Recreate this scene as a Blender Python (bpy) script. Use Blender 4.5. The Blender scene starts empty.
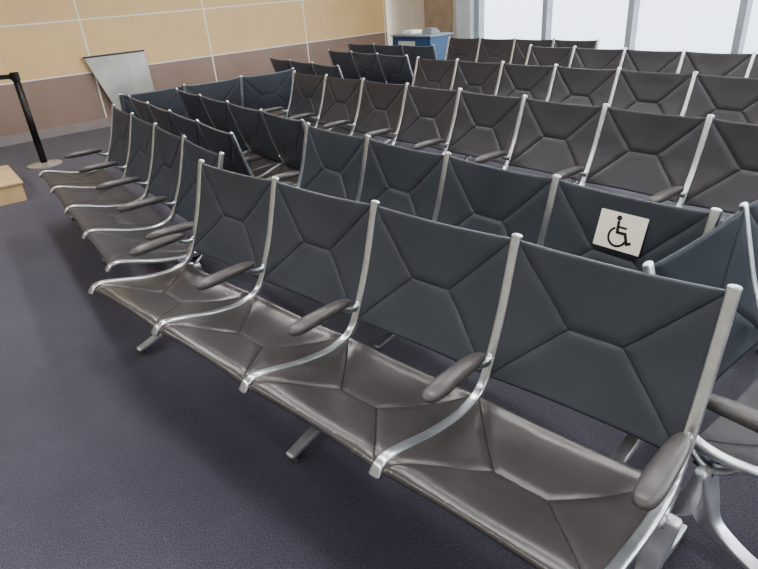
import bpy, bmesh, math
import numpy as np
from mathutils import Vector, Matrix
rad=math.radians
scene=bpy.context.scene
COL=scene.collection
scene.view_settings.look='AgX - Medium High Contrast'

# ---------------------------------------------------------------- materials
def newmat(name):
    m=bpy.data.materials.new(name); m.use_nodes=True
    nt=m.node_tree; b=nt.nodes['Principled BSDF']
    return m,nt,b
def N(nt,t,**kw):
    n=nt.nodes.new(t)
    for k,v in kw.items(): setattr(n,k,v)
    return n
def ramp(nt,fac,stops):
    r=nt.nodes.new('ShaderNodeValToRGB'); e=r.color_ramp.elements
    while len(e)<len(stops): e.new(0.5)
    for i,(p,c) in enumerate(stops):
        e[i].position=p; e[i].color=(*c,1) if len(c)==3 else c
    nt.links.new(fac,r.inputs['Fac']); return r
def mth(nt,op,a,b=None,c=None,clamp=False):
    n=N(nt,'ShaderNodeMath',operation=op); n.use_clamp=clamp
    for i,v in enumerate((a,b,c)):
        if v is None: continue
        if isinstance(v,(int,float)): n.inputs[i].default_value=v
        else: nt.links.new(v,n.inputs[i])
    return n.outputs[0]
JL=.36; EDGE=.004; PW=.580
def vinyl(name,c1,c2,rough,scuff,scuffcol,Ls,front=False,spec=.5,coat=0.):
    m,nt,b=newmat(name); L=nt.links
    b.inputs['Specular IOR Level'].default_value=spec
    b.inputs['Coat Weight'].default_value=coat; b.inputs['Coat Roughness'].default_value=.24
    tc=N(nt,'ShaderNodeTexCoord'); uv=N(nt,'ShaderNodeSeparateXYZ'); L.new(tc.outputs['UV'],uv.inputs[0])
    oi=N(nt,'ShaderNodeObjectInfo')
    off=N(nt,'ShaderNodeVectorMath',operation='MULTIPLY_ADD'); L.new(oi.outputs['Random'],off.inputs[0]); off.inputs[1].default_value=(37,19,11); L.new(tc.outputs['Object'],off.inputs[2])
    vec=off.outputs[0]
    # seam lines (folded into one quarter of the pad)
    up=mth(nt,'MULTIPLY',mth(nt,'SUBTRACT',.5,mth(nt,'ABSOLUTE',mth(nt,'SUBTRACT',uv.outputs['X'],.5))),PW)
    vp=mth(nt,'MULTIPLY',mth(nt,'ABSOLUTE',mth(nt,'SUBTRACT',uv.outputs['Y'],.5)),Ls)
    H=Ls/2-EDGE; J=JL*PW; ln=math.hypot(H,J)
    d1=mth(nt,'ABSOLUTE',mth(nt,'ADD',mth(nt,'MULTIPLY',mth(nt,'SUBTRACT',up,J),H/ln),mth(nt,'MULTIPLY',vp,J/ln)))
    gt=mth(nt,'GREATER_THAN',up,J)
    d=mth(nt,'ADD',mth(nt,'MULTIPLY',gt,vp),mth(nt,'MULTIPLY',mth(nt,'SUBTRACT',1,gt),d1))
    # heat-sealed seam: a fine raised bead inside a shallow groove
    groove=N(nt,'ShaderNodeMapRange',interpolation_type='SMOOTHSTEP'); L.new(d,groove.inputs['Value']); groove.inputs['From Min'].default_value=.0008; groove.inputs['From Max'].default_value=.0034
    bead=N(nt,'ShaderNodeMapRange',interpolation_type='SMOOTHSTEP'); L.new(d,bead.inputs['Value']); bead.inputs['From Min'].default_value=.0003; bead.inputs['From Max'].default_value=.0016; bead.inputs['To Min'].default_value=.9; bead.inputs['To Max'].default_value=0
    hgt=mth(nt,'ADD',groove.outputs[0],bead.outputs[0])
    thr=N(nt,'ShaderNodeMapRange',interpolation_type='SMOOTHSTEP'); L.new(d,thr.inputs['Value']); thr.inputs['From Min'].default_value=.0006; thr.inputs['From Max'].default_value=.0018; thr.inputs['To Min'].default_value=.5
    n1=N(nt,'ShaderNodeTexNoise'); n1.inputs['Scale'].default_value=4; n1.inputs['Detail'].default_value=3; n1.inputs['Roughness'].default_value=.5
    L.new(vec,n1.inputs['Vector'])
    r1=ramp(nt,n1.outputs['Fac'],[(0.2,c1),(0.8,c2)])
    n2=N(nt,'ShaderNodeTexNoise'); n2.inputs['Scale'].default_value=60; n2.inputs['Detail'].default_value=6; n2.inputs['Roughness'].default_value=.7
    L.new(vec,n2.inputs['Vector'])
    fac=n2.outputs['Fac']
    if front:
        fe=N(nt,'ShaderNodeMapRange'); L.new(uv.outputs['Y'],fe.inputs['Value']); fe.inputs['From Min'].default_value=.90; fe.inputs['From Max'].default_value=.96; fe.inputs['To Max'].default_value=.10
        fac=mth(nt,'ADD',fac,fe.outputs[0])
    r2=ramp(nt,fac,[(scuff,(0,0,0)),(scuff+.05,(1,1,1))])
    mx=N(nt,'ShaderNodeMix',data_type='RGBA'); L.new(r2.outputs['Color'],mx.inputs['Factor'])
    L.new(r1.outputs['Color'],mx.inputs['A']); mx.inputs['B'].default_value=(*scuffcol,1)
    m2=N(nt,'ShaderNodeMix',data_type='RGBA',blend_type='MULTIPLY'); m2.inputs['Factor'].default_value=1
    L.new(mx.outputs['Result'],m2.inputs['A']); L.new(thr.outputs[0],m2.inputs['B'])
    L.new(m2.outputs['Result'],b.inputs['Base Color'])
    rr=ramp(nt,n1.outputs['Fac'],[(0.3,(rough-.02,)*3),(0.7,(rough+.05,)*3)])
    L.new(rr.outputs['Color'],b.inputs['Roughness'])
    v=N(nt,'ShaderNodeTexVoronoi'); v.inputs['Scale'].default_value=420
    L.new(tc.outputs['Object'],v.inputs['Vector'])
    mp=N(nt,'ShaderNodeMapping'); mp.inputs['Scale'].default_value=(5,10,10); L.new(vec,mp.inputs['Vector'])
    n4=N(nt,'ShaderNodeTexNoise'); n4.inputs['Scale'].default_value=1; n4.inputs['Detail'].default_value=2; L.new(mp.outputs['Vector'],n4.inputs['Vector'])
    ad=mth(nt,'MULTIPLY_ADD',n4.outputs['Fac'],7.0 if front else 6.0,mth(nt,'MULTIPLY',v.outputs['Distance'],.4))
    bp=N(nt,'ShaderNodeBump'); bp.inputs['Strength'].default_value=.32; bp.inputs['Distance'].default_value=.0013
    L.new(ad,bp.inputs['Height'])
    bp2=N(nt,'ShaderNodeBump'); bp2.inputs['Strength'].default_value=1; bp2.inputs['Distance'].default_value=.0020
    L.new(hgt,bp2.inputs['Height']); L.new(bp.outputs['Normal'],bp2.inputs['Normal']); L.new(bp2.outputs['Normal'],b.inputs['Normal'])
    L.new(bp2.outputs['Normal'],b.inputs['Coat Normal'])
    return m
def simple(name,c,rough=.5,metal=0.,noise=0.,nscale=8,bump=0.,spec=.5):
    m,nt,b=newmat(name); L=nt.links
    b.inputs['Roughness'].default_value=rough; b.inputs['Metallic'].default_value=metal
    b.inputs['Specular IOR Level'].default_value=spec
    tc=N(nt,'ShaderNodeTexCoord'); n=N(nt,'ShaderNodeTexNoise'); n.inputs['Scale'].default_value=nscale; n.inputs['Detail'].default_value=6
    L.new(tc.outputs['Object'],n.inputs['Vector'])
    c1=tuple(x*(1-noise) for x in c); c2=tuple(min(1,x*(1+noise)) for x in c)
    r=ramp(nt,n.outputs['Fac'],[(.3,c1),(.7,c2)]); L.new(r.outputs['Color'],b.inputs['Base Color'])
    if bump:
        bp=N(nt,'ShaderNodeBump'); bp.inputs['Strength'].default_value=bump; bp.inputs['Distance'].default_value=.002
        L.new(n.outputs['Fac'],bp.inputs['Height']); L.new(bp.outputs['Normal'],b.inputs['Normal'])
    return m
M_alu=simple('satin_aluminium',(.60,.63,.65),.28,.93,.08,30,.03)
M_leg=simple('leg_aluminium',(.60,.62,.64),.32,.8,.08,20,.04)
M_arm=simple('armrest_urethane',(.080,.076,.075),.34,0,.12,30,.1)
M_beam=simple('beam_black_steel',(.03,.03,.033),.45,.2,.1)
M_glide=simple('rubber_glide',(.06,.06,.06),.6)
M_white=simple('sign_cream',(.80,.77,.66),.5,0,.03,20)
M_ink=simple('sign_ink',(.015,.015,.015),.5)
M_pole=simple('black_powdercoat',(.012,.012,.013),.4,.2)
M_belt=simple('belt_fabric',(.02,.02,.022),.8)
M_base=simple('stanchion_base_steel',(.55,.54,.52),.35,.6,.1)
M_wood=simple('plywood',(.58,.43,.25),.55,0,.15,5)
M_blue=simple('counter_blue_laminate',(.03,.085,.18),.45,0,.1,3)
M_lgrey=simple('light_grey_laminate',(.50,.53,.55),.45,0,.05,3)
M_cgrey=simple('counter_top_grey',(.24,.27,.31),.45,0,.05,3)
M_alum_panel=simple('panel_grey_laminate',(.36,.36,.33),.32,.35,.20,3)
M_mull=simple('mullion_grey_paint',(.30,.33,.36),.5,.2,.05)
M_basebd=simple('baseboard_rubber',(.30,.27,.255),.55,0,.05)
M_plaster=simple('plaster',(.62,.57,.48),.8,0,.03)
M_ceil=simple('ceiling_tile',(.75,.75,.73),.9,0,.03)
M_doorwood=simple('door_brown_wood',(.36,.28,.20),.5,0,.12,6)
M_dark=simple('dark_plastic',(.03,.03,.035),.5)
M_paper=simple('paper',(.75,.75,.72),.8)

# carpet
m,nt,b=newmat('carpet'); L=nt.links
tc=N(nt,'ShaderNodeTexCoord')
mp2=N(nt,'ShaderNodeMapping'); mp2.inputs['Scale'].default_value=(130,210,1); L.new(tc.outputs['Object'],mp2.inputs['Vector'])
nf=N(nt,'ShaderNodeTexNoise'); nf.inputs['Scale'].default_value=1; nf.inputs['Detail'].default_value=3; L.new(mp2.outputs['Vector'],nf.inputs['Vector'])
nb=N(nt,'ShaderNodeTexNoise'); nb.inputs['Scale'].default_value=1.6; nb.inputs['Detail'].default_value=9; nb.inputs['Roughness'].default_value=.66; L.new(tc.outputs['Object'],nb.inputs['Vector'])
ns_=N(nt,'ShaderNodeTexNoise'); ns_.inputs['Scale'].default_value=30; ns_.inputs['Detail'].default_value=5; L.new(tc.outputs['Object'],ns_.inputs['Vector'])
r1=ramp(nt,nf.outputs['Fac'],[(.3,(.018,.0165,.032)),(.7,(.078,.071,.110))])
r2=ramp(nt,nb.outputs['Fac'],[(.35,(.80,.80,.84)),(.68,(1.28,1.26,1.20))])
mx=N(nt,'ShaderNodeMix',data_type='RGBA',blend_type='MULTIPLY'); mx.inputs['Factor'].default_value=1
L.new(r1.outputs['Color'],mx.inputs['A']); L.new(r2.outputs['Color'],mx.inputs['B'])
r3=ramp(nt,ns_.outputs['Fac'],[(.68,(0,0,0)),(.75,(1,1,1))])
mz=N(nt,'ShaderNodeMix',data_type='RGBA'); L.new(mth(nt,'MULTIPLY',r3.outputs['Color'],.35),mz.inputs['Factor']); L.new(mx.outputs['Result'],mz.inputs['A']); mz.inputs['B'].default_value=(.15,.14,.17,1)
L.new(mz.outputs['Result'],b.inputs['Base Color'])
b.inputs['Roughness'].default_value=.78; b.inputs['Sheen Weight'].default_value=.2
bp=N(nt,'ShaderNodeBump'); bp.inputs['Strength'].default_value=.9; bp.inputs['Distance'].default_value=.0035
L.new(nf.outputs['Fac'],bp.inputs['Height']); L.new(bp.outputs['Normal'],b.inputs['Normal'])
M_carpet=m

# wall cladding: object coords x along wall, z up
m,nt,b=newmat('wall_panels'); L=nt.links
tc=N(nt,'ShaderNodeTexCoord'); sx=N(nt,'ShaderNodeSeparateXYZ'); L.new(tc.outputs['Object'],sx.inputs[0])
def linedist(coord,off,sp,w):
    t=mth(nt,'DIVIDE',mth(nt,'SUBTRACT',coord,off-sp/2),sp); t=mth(nt,'ABSOLUTE',mth(nt,'SUBTRACT',mth(nt,'FRACT',t),.5))
    return mth(nt,'LESS_THAN',t,w/sp)
lx=linedist(sx.outputs['X'],1.47,1.86,.011); lz=linedist(sx.outputs['Z'],.78,.69,.009)
ln=mth(nt,'MAXIMUM',lx,lz)
up=mth(nt,'GREATER_THAN',sx.outputs['Z'],.78)
nz=N(nt,'ShaderNodeTexNoise'); nz.inputs['Scale'].default_value=2; L.new(tc.outputs['Object'],nz.inputs['Vector'])
ra=ramp(nt,nz.outputs['Fac'],[(.3,(.29,.21,.17)),(.7,(.32,.235,.19))])
rb=ramp(nt,nz.outputs['Fac'],[(.3,(.72,.51,.265)),(.7,(.78,.56,.30))])
mA=N(nt,'ShaderNodeMix',data_type='RGBA'); L.new(up,mA.inputs['Factor']); L.new(ra.outputs['Color'],mA.inputs['A']); L.new(rb.outputs['Color'],mA.inputs['B'])
mB=N(nt,'ShaderNodeMix',data_type='RGBA'); L.new(ln,mB.inputs['Factor']); L.new(mA.outputs['Result'],mB.inputs['A']); mB.inputs['B'].default_value=(.84,.82,.76,1)
L.new(mB.outputs['Result'],b.inputs['Base Color']); b.inputs['Roughness'].default_value=.5
M_wall=m
# glass
m,nt,b=newmat('window_glass'); L=nt.links
g=N(nt,'ShaderNodeBsdfGlossy'); g.inputs['Roughness'].default_value=.02
t=N(nt,'ShaderNodeBsdfTransparent'); ms=N(nt,'ShaderNodeMixShader'); ms.inputs[0].default_value=.05
L.new(t.outputs[0],ms.inputs[1]); L.new(g.outputs[0],ms.inputs[2]); L.new(ms.outputs[0],nt.nodes['Material Output'].inputs['Surface'])
M_glass=m

# ---------------------------------------------------------------- mesh helpers
def mesh_from(name,verts,faces,mat,smooth=True):
    me=bpy.data.meshes.new(name); me.from_pydata([tuple(v) for v in verts],[],faces); me.update()
    bm=bmesh.new(); bm.from_mesh(me); bmesh.ops.recalc_face_normals(bm,faces=bm.faces); bm.to_mesh(me); bm.free()
    me.materials.append(mat)
    if smooth:
        for p in me.polygons: p.use_smooth=True
    return me
def catmull(pts,n):
    P=[np.array(p,float) for p in pts]; P=[2*P[0]-P[1]]+P+[2*P[-1]-P[-2]]
    out=[]
    for i in range(1,len(P)-2):
        for j in range(n):
            t=j/n
            out.append(.5*((2*P[i])+(-P[i-1]+P[i+1])*t+(2*P[i-1]-5*P[i]+4*P[i+1]-P[i+2])*t*t+(-P[i-1]+3*P[i]-3*P[i+1]+P[i+2])*t**3))
    out.append(P[-2]); return np.array(out)
def sweep_yz(path,x,wx,wn,nsec=16,pw=2.6,capn=4):
    path=np.array(path); n=len(path)
    T=np.gradient(path,axis=0); T/=np.linalg.norm(T,axis=1)[:,None]
    V=[];Fc=[]
    rings=[]
    def ring(c,t,a,bb,x0):
        nrm=np.array([-t[1],t[0]])
        r=[]
        for k in range(nsec):
            th=2*math.pi*(k+.5)/nsec; cc,ss=math.cos(th),math.sin(th)
            ex=math.copysign(abs(cc)**(2/pw),cc)*a; en=math.copysign(abs(ss)**(2/pw),ss)*bb
            r.append((x0+ex,c[0]+nrm[0]*en,c[1]+nrm[1]*en))
        return r
    for q in range(capn,0,-1):
        f=math.cos(q/(capn+.0)*math.pi/2*.95); rings.append(ring(path[0]-T[0]*wn[0]*.8*math.sin(q/capn*math.pi/2),T[0],wx[0]*max(f,.05),wn[0]*max(f,.05),x[0]))
    for i in range(n): rings.append(ring(path[i],T[i],wx[i],wn[i],x[i]))
    for q in range(1,capn+1):
        f=math.cos(q/(capn+.0)*math.pi/2*.95); rings.append(ring(path[-1]+T[-1]*wn[-1]*.8*math.sin(q/capn*math.pi/2),T[-1],wx[-1]*max(f,.05),wn[-1]*max(f,.05),x[-1]))
    for r in rings: V+=r
    for i in range(len(rings)-1):
        for k in range(nsec):
            a=i*nsec+k; b2=i*nsec+(k+1)%nsec
            Fc.append((a,b2,b2+nsec,a+nsec))
    Fc.append(tuple(range(nsec))); Fc.append(tuple((len(rings)-1)*nsec+k for k in range(nsec)))
    return V,Fc
def join(parts):
    V=[];Fc=[]
    for v,f in parts:
        o=len(V); V+=list(v); Fc+=[tuple(i+o for i in q) for q in f]
    return V,Fc
def box(c,s,rotz=0):
    V=[]
    for dx in (-.5,.5):
        for dy in (-.5,.5):
            for dz in (-.5,.5):
                x,y=dx*s[0],dy*s[1]
                V.append((c[0]+x*math.cos(rotz)-y*math.sin(rotz),c[1]+x*math.sin(rotz)+y*math.cos(rotz),c[2]+dz*s[2]))
    return V,[(0,1,3,2),(4,6,7,5),(0,4,5,1),(2,3,7,6),(0,2,6,4),(1,5,7,3)]
def cyl(c,r,h,n=24,r2=None):
    r2=r if r2 is None else r2
    V=[(c[0]+r*math.cos(2*math.pi*k/n),c[1]+r*math.sin(2*math.pi*k/n),c[2]) for k in range(n)]+[(c[0]+r2*math.cos(2*math.pi*k/n),c[1]+r2*math.sin(2*math.pi*k/n),c[2]+h) for k in range(n)]
    return V,[(k,(k+1)%n,n+(k+1)%n,n+k) for k in range(n)]+[tuple(range(n)),tuple(range(n,2*n))]
def obj(name,me,parent=None,loc=(0,0,0),rotz=0):
    o=bpy.data.objects.new(name,me); COL.objects.link(o)
    o.location=loc; o.rotation_euler=(0,0,rotz)
    if parent: o.parent=parent
    return o
def bevel(o,w,seg=2):
    md=o.modifiers.new('bevel','BEVEL'); md.width=w; md.segments=seg; md.limit_method='ANGLE'; md.angle_limit=rad(40)

# ---------------------------------------------------------------- bench kit
PITCH=.6
ctrl=[(-.004,.864),(.003,.845),(.034,.745),(.079,.61),(.134,.485),(.168,.420),(.203,.386),(.255,.371),(.33,.370),(.45,.391),(.56,.424),(.63,.442),(.668,.438),(.690,.416)]
PATH=catmull(ctrl,8)
def prof_back():
    return catmull([(.002,.856),(.034,.745),(.079,.61),(.134,.485),(.160,.434)],24)
def prof_seat():
    return catmull([(.210,.384),(.255,.371),(.33,.370),(.45,.391),(.56,.424),(.63,.442),(.664,.439),(.680,.423)],16)
def resample(p,n):
    s=np.concatenate([[0],np.cumsum(np.linalg.norm(np.diff(p,axis=0),axis=1))])
    t=np.linspace(0,s[-1],n); return np.stack([np.interp(t,s,p[:,0]),np.interp(t,s,p[:,1])],1),s[-1]
def segd(px,py,a,b2):
    ax,ay=a;bx,by=b2;dx,dy=bx-ax,by-ay
    t=np.clip(((px-ax)*dx+(py-ay)*dy)/(dx*dx+dy*dy),0,1)
    return np.hypot(px-ax-t*dx,py-ay-t*dy)
def pad(profile,sag,edgesag0,edgesag1,nu=130,nv=100,seed=0):
    W=PW; x0=(PITCH-W)/2
    p,Ls=resample(profile,nv)
    T=np.gradient(p,axis=0); T/=np.linalg.norm(T,axis=1)[:,None]; NN=np.stack([-T[:,1],T[:,0]],1)
    us=np.linspace(0,W,nu); vs=np.linspace(0,Ls,nv)
    U,Vv=np.meshgrid(us,vs)
    m0=EDGE; m1=Ls-EDGE
    jl=(W*JL,Ls*.50); jr=(W*(1-JL),Ls*.50)
    segs=[((0,m0),jl),((0,m1),jl),(jl,jr),((W,m0),jr),((W,m1),jr)]
    D=np.full(U.shape,9.)
    for a,b2 in segs: D=np.minimum(D,segd(U,Vv,a,b2))
    side=np.minimum(U,W-U); end=np.minimum(Vv,Ls-Vv)
    puff=np.clip(D/.036,0,1); puff=1-(1-puff)**2.4
    th=.0036+.0052*puff*np.clip(side/.04,0,1)**.6*np.clip(end/.012+.25,0,1)**.5
    fu=4*(U/W)*(1-U/W); fv=Vv/Ls
    sg=sag*fu*np.sin(math.pi*np.clip(fv*.9+.05,0,1))
    tshift=edgesag0*fu*(1-fv)**2-edgesag1*fu*fv**2
    V=[]
    for sgn in (1,-1):
        for j in range(nv):
            for i in range(nu):
                y=p[j,0]+T[j,0]*tshift[j,i]+NN[j,0]*(-sg[j,i]+sgn*th[j,i])
                z=p[j,1]+T[j,1]*tshift[j,i]+NN[j,1]*(-sg[j,i]+sgn*th[j,i])
                V.append((x0+us[i],y,z))
    Fc=[]
    o=nv*nu
    for j in range(nv-1):
        for i in range(nu-1):
            a=j*nu+i; Fc.append((a,a+1,a+nu+1,a+nu)); Fc.append((o+a,o+a+nu,o+a+nu+1,o+a+1))
    for i in range(nu-1):
        Fc.append((i,o+i,o+i+1,i+1)); a=(nv-1)*nu+i; Fc.append((a,a+1,o+a+1,o+a))
    for j in range(nv-1):
        a=j*nu; Fc.append((a,a+nu,o+a+nu,o+a)); a=j*nu+nu-1; Fc.append((a,o+a,o+a+nu,a+nu))
    UVv=[((q%nu)/(nu-1),((q//nu)%nv)/(nv-1)) for q in range(2*nv*nu)]
    return V,Fc,UVv,Ls
def padmesh(name,data,mat):
    V,Fc,UVv,Ls=data
    me=mesh_from(name,V,Fc,mat)
    lay=me.uv_layers.new(name='UVMap')
    vi=np.zeros(len(me.loops),dtype=np.int32); me.loops.foreach_get('vertex_index',vi)
    lay.data.foreach_set('uv',np.array(UVv,dtype=np.float32)[vi].ravel())
    return me
db=pad(prof_back(),.011,.008,.008); ds=pad(prof_seat(),.017,.006,.010,seed=2)
M_back=vinyl('slate_back_vinyl',(.043,.050,.060),(.056,.065,.078),.32,.80,(.09,.09,.09),db[3],spec=.5)
M_backblue=vinyl('reflection_offset_back_vinyl',(.036,.045,.060),(.046,.058,.076),.46,.80,(.09,.09,.09),db[3],spec=.25)  # slate vinyl copy, tinted bluer to cancel the tan wall's reflection
M_backend=vinyl('glare_offset_back_vinyl',(.019,.023,.030),(.026,.031,.040),.50,.80,(.09,.09,.09),db[3],spec=.12)  # slate vinyl copy, darkened to offset window glare on the crosswise bench
M_backwarm=vinyl('charcoal_back_vinyl',(.038,.037,.042),(.052,.050,.057),.32,.80,(.09,.09,.09),db[3],spec=.5)
M_backlift=vinyl('shade_offset_back_vinyl',(.062,.068,.082),(.080,.088,.104),.34,.80,(.07,.07,.07),db[3],spec=.6)  # colour lightened to make up for shade on the turned-away backs
M_seat=vinyl('seat_vinyl',(.040,.036,.036),(.054,.048,.047),.30,.71,(.22,.20,.19),ds[3],True,spec=.6,coat=.45)
M_seat2=vinyl('reflection_offset_seat_vinyl',(.046,.045,.050),(.060,.058,.064),.42,.71,(.20,.19,.19),ds[3],True,spec=.3,coat=.0)  # seat vinyl copy, colour cooled against tan light reflected off the wall
ME_back=padmesh('backrest_mesh',db,M_back)
def mcopy(mat):
    c=ME_back.copy(); c.materials[0]=mat; return c
ME_backd=mcopy(M_backlift); ME_backw=mcopy(M_backwarm); ME_backb=mcopy(M_backblue); ME_backe=mcopy(M_backend)
ME_seat=padmesh('seat_mesh',ds,M_seat)
ME_seat2=ME_seat.copy(); ME_seat2.materials[0]=M_seat2
n=len(PATH); tt=np.linspace(0,1,n)
wx=np.full(n,.0165); wn=np.full(n,.0105)
wx+=.001*np.exp(-((tt-.0)/.05)**2)+.003*np.exp(-((tt-1)/.06)**2)
wn+=.004*np.exp(-((tt-.46)/.10)**2)
sf=[sweep_yz(PATH,np.zeros(n),wx,wn,20,4.0)]
pb=catmull([(.110,.512),(.145,.484),(.185,.489),(.225,.510)],6); sf.append(sweep_yz(pb,np.zeros(len(pb)),np.full(len(pb),.012),np.linspace(.014,.009,len(pb)),12,3))
ps=catmull([(.20,.372),(.235,.335),(.27,.318),(.31,.335),(.345,.366)],6); sf.append(sweep_yz(ps,np.zeros(len(ps)),np.full(len(ps),.018),np.full(len(ps),.012),12,3))
ME_frame=mesh_from('side_frame_mesh',*join(sf),M_alu)
# armrest
V=[];Fc=[];nl,ns=30,20
for i in range(nl):
    t=-1+2*i/(nl-1); r=max((1-abs(t)**3.6)**(1/2.3),.02) if abs(t)<1 else .02
    yc=.325+t*.150; wxx=.032*r*(1+.12*t); wz=.021*r*(1+.10*t); zc=.531-.004*t*t
    for k in range(ns):
        a=2*math.pi*k/ns; cc,ss=math.cos(a),math.sin(a)
        V.append((math.copysign(abs(cc)**.85,cc)*wxx,yc,zc+math.copysign(abs(ss)**.85,ss)*wz))
for i in range(nl-1):
    for k in range(ns):
        a=i*ns+k;b2=i*ns+(k+1)%ns; Fc.append((a,b2,b2+ns,a+ns))
Fc+= [tuple(range(ns)),tuple((nl-1)*ns+k for k in range(ns))]
ME_arm=mesh_from('armrest_mesh',V,Fc,M_arm)
# leg : cast aluminium, squarer flat section tapering to the feet
parts=[]
for pts in ([(.262,.315),(.268,.22),(.305,.135),(.40,.078),(.50,.046),(.560,.032)],[(.262,.315),(.256,.22),(.220,.135),(.135,.078),(.045,.046),(-.010,.032)]):
    pf=catmull(pts,8); k=len(pf); s=np.linspace(0,1,k)
    wxa=.021+.024*np.clip(1-s/.45,0,1)+.005*(1-s)
    wna=.009+.022*np.exp(-((s-.25)/.2)**2)+.006*(1-s)
    parts.append(sweep_yz(pf,np.zeros(k),wxa,wna,24,6.0))
ME_leg=mesh_from('leg_mesh',*join(parts),M_leg)
ME_g1=mesh_from('glide_front_mesh',*cyl((0,.550,0.0),.019,.024,20,.013),M_glide,False)
ME_g2=mesh_from('glide_rear_mesh',*cyl((0,.0,0.0),.019,.024,20,.013),M_glide,False)
ME_beam={}
def beam_mesh(ns):
    if ns not in ME_beam:
        Lb=ns*PITCH+.03
        ME_beam[ns]=mesh_from('beam_mesh',*join([box((ns*PITCH/2,.262,.322),(Lb,.070,.010)),box((ns*PITCH/2,.262,.30),(Lb,.045,.042))]),M_beam,False)
    return ME_beam[ns]
GROUP="airport sling seating benches"
def bench(x,y,ang,ns,label,kind=0,legs=None):
    e=bpy.data.objects.new('seating_bench',None); COL.objects.link(e); e.empty_display_size=.2
    e.location=(x,y,0); e.rotation_euler=(0,0,rad(ang))
    e['label']=label; e['category']='bench'; e['group']=GROUP
    mb=(ME_back,ME_backd,ME_backw,ME_backb,ME_backe)[kind]
    sm=ME_seat2 if kind in (3,4) else ME_seat
    for k in range(ns):
        obj('backrest',mb,e,(k*PITCH,0,0)); obj('seat',sm,e,(k*PITCH,0,0))
    for k in range(ns+1):
        obj('side_frame',ME_frame,e,(k*PITCH,0,0)); obj('armrest',ME_arm,e,(k*PITCH,0,0))
    obj('support_beam',beam_mesh(ns),e)
    if legs is None: legs=list(range(0,ns+1,2))
    for k in legs:
        l=obj('leg',ME_leg,e,(k*PITCH,0,0)); obj('foot_glide',ME_g1,l); obj('foot_glide',ME_g2,l)
    return e
def bench_rev(xs,ys,ang,ns,label,kind=1):
    x=xs+math.cos(rad(ang))*PITCH*ns; y=ys+math.sin(rad(ang))*PITCH*ns
    return bench(x,y,ang+180,ns,label,kind)
A=bench(.860,1.221,135.2,4,"four-seat sling bench with grey-blue backs beside the open carpet")
B=bench(-.767,3.038,123.2,4,"four-seat sling bench with worn grey-brown seats near the stanchion",3)
E=bench(1.093,1.721,127.2,4,"four-seat sling bench with white wheelchair sign on one back",0)
E.scale=(1,.91,1)
G=bench(1.769+.6*.588,2.989-.6*.809,126.0,8,"long eight-seat sling bench with charcoal backs and armrests",2)
H=bench(2.403+.6*.593,4.346-.6*.805,126.4,6,"six-seat sling bench with charcoal patterned backs",2)
H2=bench(3.29+.6*.56,5.09-.6*.83,120.6+3.5,5,"five-seat charcoal sling bench near the tall windows",2)
I=bench(2.72,7.08,126.5,4,"four-seat charcoal sling bench beside the window wall",2)
I.scale=(1,.85,1)
F=bench(.725+2.4*math.cos(rad(37.5)),1.382+2.4*math.sin(rad(37.5)),217.5,4,"four-seat sling bench set crosswise at the row ends",4)
F.scale=(1,.95,1)
D=bench_rev(-.767+.24*.837-.435*.5475,3.038+.24*.5475+.435*.8368,123.2,4,"dark sling bench standing back to back with another bench")
D.scale=(1,.88,1)
C=bench_rev(-.40,3.76,124,4,"dark four-seat sling bench turned away behind another bench")
C.scale=(1,.84,1)
J=bench(-2.25,5.68,33,3,"dark three-seat sling bench placed crosswise, facing tan wall",1)
L2=bench_rev(-.25,6.6,121,3,"dark three-seat sling bench turned toward the windows")
L1=bench_rev(.52,7.05,122,3,"dark three-seat sling bench turned toward the windows")
L3=bench_rev(.94,7.97,128,3,"dark three-seat sling bench by the blue service counter")
L3.scale=(1,.78,1)

# wheelchair sign on bench E
sx0,sz0=.287,.728; slope=math.atan(.345)
def sign_local(u,v,d):
    return (sx0-u, .0485 - v*math.sin(slope)+d*math.cos(slope), sz0+v*math.cos(slope)+d*math.sin(slope))
def plate(poly,d0,d1):
    k=len(poly); V=[sign_local(u,v,d0) for u,v in poly]+[sign_local(u,v,d1) for u,v in poly]
    return V,[tuple(range(k)),tuple(range(k,2*k))]+[(i,(i+1)%k,k+(i+1)%k,k+i) for i in range(k)]
w,hh=.090,.068
sign=obj('accessibility_sign',mesh_from('sign_mesh',*plate([(-w,-hh),(w,-hh),(w,hh),(-w,hh)],0,.004),M_white,False),E)
sign['label']="cream plate with black wheelchair symbol"
def stroke(pts,t,d0=.004,d1=.0052):
    out=[]
    for (a,b2) in zip(pts[:-1],pts[1:]):
        a=np.array(a);b2=np.array(b2);dd=b2-a;dd=dd/np.linalg.norm(dd);nn=np.array([-dd[1],dd[0]])*t/2;ex=dd*t*.35
        out.append(plate([tuple(a-ex-nn),tuple(b2+ex-nn),tuple(b2+ex+nn),tuple(a-ex+nn)],d0,d1))
    return join(out)
hx,hy=-.014,.048
disc=[(hx+.0095*math.cos(2*math.pi*k/20),hy+.0095*math.sin(2*math.pi*k/20)) for k in range(20)]
wc=(-.004,-.020); wr=.034
wheel=[(wc[0]+wr*math.cos(rad(a)),wc[1]+wr*math.sin(rad(a))) for a in range(122,346,8)]
sym=join([plate(disc,.004,.0052),stroke([(-.013,.034),(-.009,-.004),(.022,-.004),(.036,-.038),(.048,-.033)],.0105),stroke([(-.010,.016),(.020,.016)],.008),stroke(wheel,.0078)])
s2=obj('wheelchair_symbol',mesh_from('symbol_mesh',*sym,M_ink,False),sign); s2['label']="black wheelchair pictogram"

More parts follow.
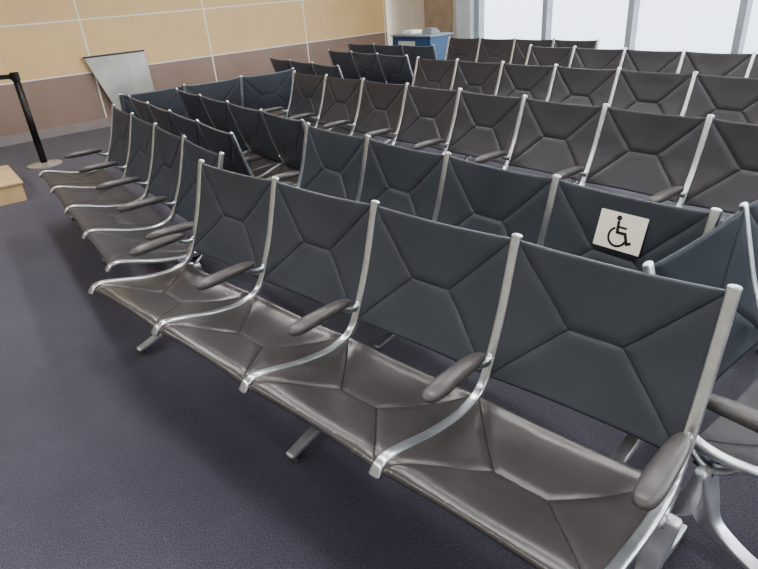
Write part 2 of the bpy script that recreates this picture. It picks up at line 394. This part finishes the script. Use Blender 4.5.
# ---------------------------------------------------------------- room
def struct(o): o['kind']='structure'; return o
WA=38; wd=(math.cos(rad(WA)),math.sin(rad(WA)))
wx0,wy0=-5.03,8.14
struct(obj('wall_left',mesh_from('wl',*box((.6,.1,1.7),(13.0,.2,3.4)),M_wall,False),None,(wx0,wy0,0),rad(WA)))
struct(obj('baseboard_left',mesh_from('bbm',*box((.6,-.008,.065),(13.0,.014,.13)),M_basebd,False),None,(wx0,wy0,0),rad(WA)))
RA=126.0; rd=(math.cos(rad(RA)),math.sin(rad(RA)))
ox,oy=2.04,10.79
ang=rad(RA)+math.pi
def wobj(name,vf,mat,loc=(ox,oy,0)):
    return obj(name,mesh_from(name+'_m',*vf,mat,False),None,loc,ang)
SP=1.41
struct(wobj('floor',box((6.2,-6.1,-.1),(19.4,12.9,.2)),M_carpet))
for k in range(12):
    struct(wobj('trim_%d'%(k+1),box((k*SP,.03,1.7),(.085 if k else .12,.14,3.4)),M_mull))
    if k<11: struct(wobj('window_%d'%(k+1),box(((k+.5)*SP,.05,1.72),(SP-.08,.012,3.2)),M_glass))
struct(wobj('trim_20',box((5.5*SP,.03,.06),(11*SP,.16,.12)),M_mull))
struct(wobj('trim_21',box((5.5*SP,.03,3.36),(11*SP,.16,.10)),M_mull))
struct(wobj('wall_back',box((-1.55,.1,1.7),(3.0,.2,3.4)),M_plaster))
struct(wobj('wall_right',box((15.6,-6.2,1.7),(.2,12.6,3.4)),M_plaster))
struct(wobj('wall_front',box((5.0,-12.4,1.7),(21.4,.2,3.4)),M_plaster))
struct(wobj('trim_22',box((-.22,-.06,1.7),(.34,.14,3.4)),M_lgrey))
struct(wobj('door_1',box((-.95,-.02,1.05),(.70,.05,2.1)),M_doorwood))
struct(obj('ceiling',mesh_from('ceil',*box((1,5,3.45),(26,26,.1)),M_ceil,False)))

# ---------------------------------------------------------------- props
def thing(name,label,cat,loc,rotz=0):
    e=bpy.data.objects.new(name,None); COL.objects.link(e); e.location=loc; e.rotation_euler=(0,0,rotz); e['label']=label; e['category']=cat; return e
st=thing('stanchion',"black retractable-belt queue post on round weighted base",'queue post',(-3.80,6.86,0),rad(0))
obj('base',mesh_from('stb',*join([cyl((0,0,0),.19,.014,40),cyl((0,0,.014),.185,.022,40,.05)]),M_base,False),st)
obj('pole',mesh_from('stp',*cyl((0,0,.03),.036,.93,28),M_pole),st)
obj('belt_head',mesh_from('sth',*join([cyl((0,0,.95),.044,.085,28),box((-.035,0,.992),(.03,.045,.06))]),M_pole,False),st)
obj('belt',mesh_from('stl',*box((-1.05,.0,.992),(2.0,.003,.048)),M_belt,False),st)
pl=obj('wooden_plinth',mesh_from('plm',*join([box((0,0,.0825),(1.0,.9,.165)),box((0,0,.175),(1.03,.93,.02))]),M_wood,False),None,(0,0,0),rad(WA-2))
c=rad(WA-2); pl.location=(-3.30-.5*math.cos(c)-.45*math.sin(c),5.46-.5*math.sin(c)+.45*math.cos(c),0)
pl['label']="low light plywood platform box on the carpet"; pl['category']='platform'; bevel(pl,.004)
poly=[(-.44,1.0),(.44,1.0),(.44,.10),(.38,.02),(.05,.0),(-.10,.02),(-.20,.25),(-.31,.60)]
k=len(poly)
V=[(a,0,b2) for a,b2 in poly]+[(a,.03,b2) for a,b2 in poly]
lt=obj('leaning_panel',mesh_from('ltm',V,[tuple(range(k)),tuple(range(k,2*k))]+[(i,(i+1)%k,k+(i+1)%k,k+i) for i in range(k)],M_alum_panel,False),None,(0,0,0),rad(WA))
t0=1.80; lt.location=(wx0+wd[0]*t0+.16*math.sin(rad(WA)),wy0+wd[1]*t0-.16*math.cos(rad(WA)),.004)
lt.rotation_euler=(rad(-6),0,rad(WA)); lt['label']="grey tapered table top leaning against the tan wall"; lt['category']='panel'
obj('edge_strip',mesh_from('lts',*box((0,-.004,.985),(.88,.012,.022)),M_dark,False),lt)
cn=thing('service_counter',"blue service counter with grey top near windows",'counter',(1.00,10.12,0),ang)
obj('body',mesh_from('cb',*box((0,0,.42),(.92,.45,.84)),M_blue,False),cn)
obj('countertop',mesh_from('ct',*box((0,0,.852),(.98,.50,.024)),M_cgrey,False),cn)
obj('front_panel',mesh_from('cf',*box((-.10,-.231,.60),(.40,.012,.34)),M_lgrey,False),cn)
for (nm,lb,ct,px,sz,mt) in (('office_machine','small grey office machine on the counter','printer',.24,(.20,.18,.05),M_cgrey),('paper_stack','stack of white paper on the counter','paper',-.22,(.24,.22,.05),M_paper)):
    wxp=1.00+math.cos(ang)*px; wyp=10.12+math.sin(ang)*px
    o=obj(nm,mesh_from(nm,*join([box((0,0,sz[2]/2),sz)]+([box((0,0,sz[2]+.015),(sz[0]*.8,sz[1]*.7,.03))] if nm=='office_machine' else [])),mt,False),None,(wxp,wyp,.8645),ang)
    o['label']=lb; o['category']=ct; bevel(o,.006)

# ---------------------------------------------------------------- lights
def area(name,loc,size,energy,colr=(1,1,1),rot=(0,0,0)):
    l=bpy.data.lights.new(name,'AREA'); l.shape='RECTANGLE'; l.size=size[0]; l.size_y=size[1]; l.energy=energy; l.color=colr
    o=bpy.data.objects.new(name,l); COL.objects.link(o); o.location=loc; o.rotation_euler=rot; return o
nx,ny=math.cos(rad(36)),math.sin(rad(36))
for nn_ in (-1.6,1.2,3.2,5.2,7.0):
    for mm in (-2.6,1.4,5.4):
        area('ceiling_light',(nn_*nx+mm*rd[0],nn_*ny+mm*rd[1],3.36),(3.2,.28),62,(1,.98,.96),(0,0,rad(126)))
pt=area('window_portal',(ox-rd[0]*7.75-.25*.809,oy-rd[1]*7.75-.25*.588,1.75),(15.6,3.3),1,(1,1,1))
pt.rotation_euler=(rad(-90),0,ang); pt.data.cycles.is_portal=True
w=bpy.data.worlds.new('world'); scene.world=w; w.use_nodes=True
nt=w.node_tree; bg=nt.nodes['Background']
tc=N(nt,'ShaderNodeTexCoord'); sp=N(nt,'ShaderNodeSeparateXYZ'); nt.links.new(tc.outputs['Generated'],sp.inputs[0])
rc=ramp(nt,mth(nt,'MULTIPLY_ADD',sp.outputs['Z'],.5,.5),[(.42,(.60,.68,.78)),(.495,(.70,.78,.87)),(.505,(.84,.92,1)),(.7,(.92,.96,1))])
nt.links.new(rc.outputs['Color'],bg.inputs[0])
mr=N(nt,'ShaderNodeMapRange'); nt.links.new(sp.outputs['Z'],mr.inputs['Value']); mr.inputs['From Min'].default_value=0; mr.inputs['From Max'].default_value=.35; mr.inputs['To Min'].default_value=3.4; mr.inputs['To Max'].default_value=26
nt.links.new(mr.outputs[0],bg.inputs[1])

# ---------------------------------------------------------------- camera
th=rad(27.051); ro=rad(-4.617)
Fv=Vector((0,math.cos(th),-math.sin(th))); R=Vector((1,0,0)); U=Vector((0,math.sin(th),math.cos(th)))
R2=R*math.cos(ro)+U*math.sin(ro); U2=-R*math.sin(ro)+U*math.cos(ro)
cam=bpy.data.cameras.new('camera'); co=bpy.data.objects.new('camera',cam); COL.objects.link(co)
mat=Matrix((R2,U2,-Fv)).transposed().to_4x4(); mat.translation=Vector((0,0,1.5759)); co.matrix_world=mat
cam.sensor_fit='HORIZONTAL'; cam.sensor_width=36; cam.lens=36*580.6/758; cam.clip_start=.02
scene.camera=co
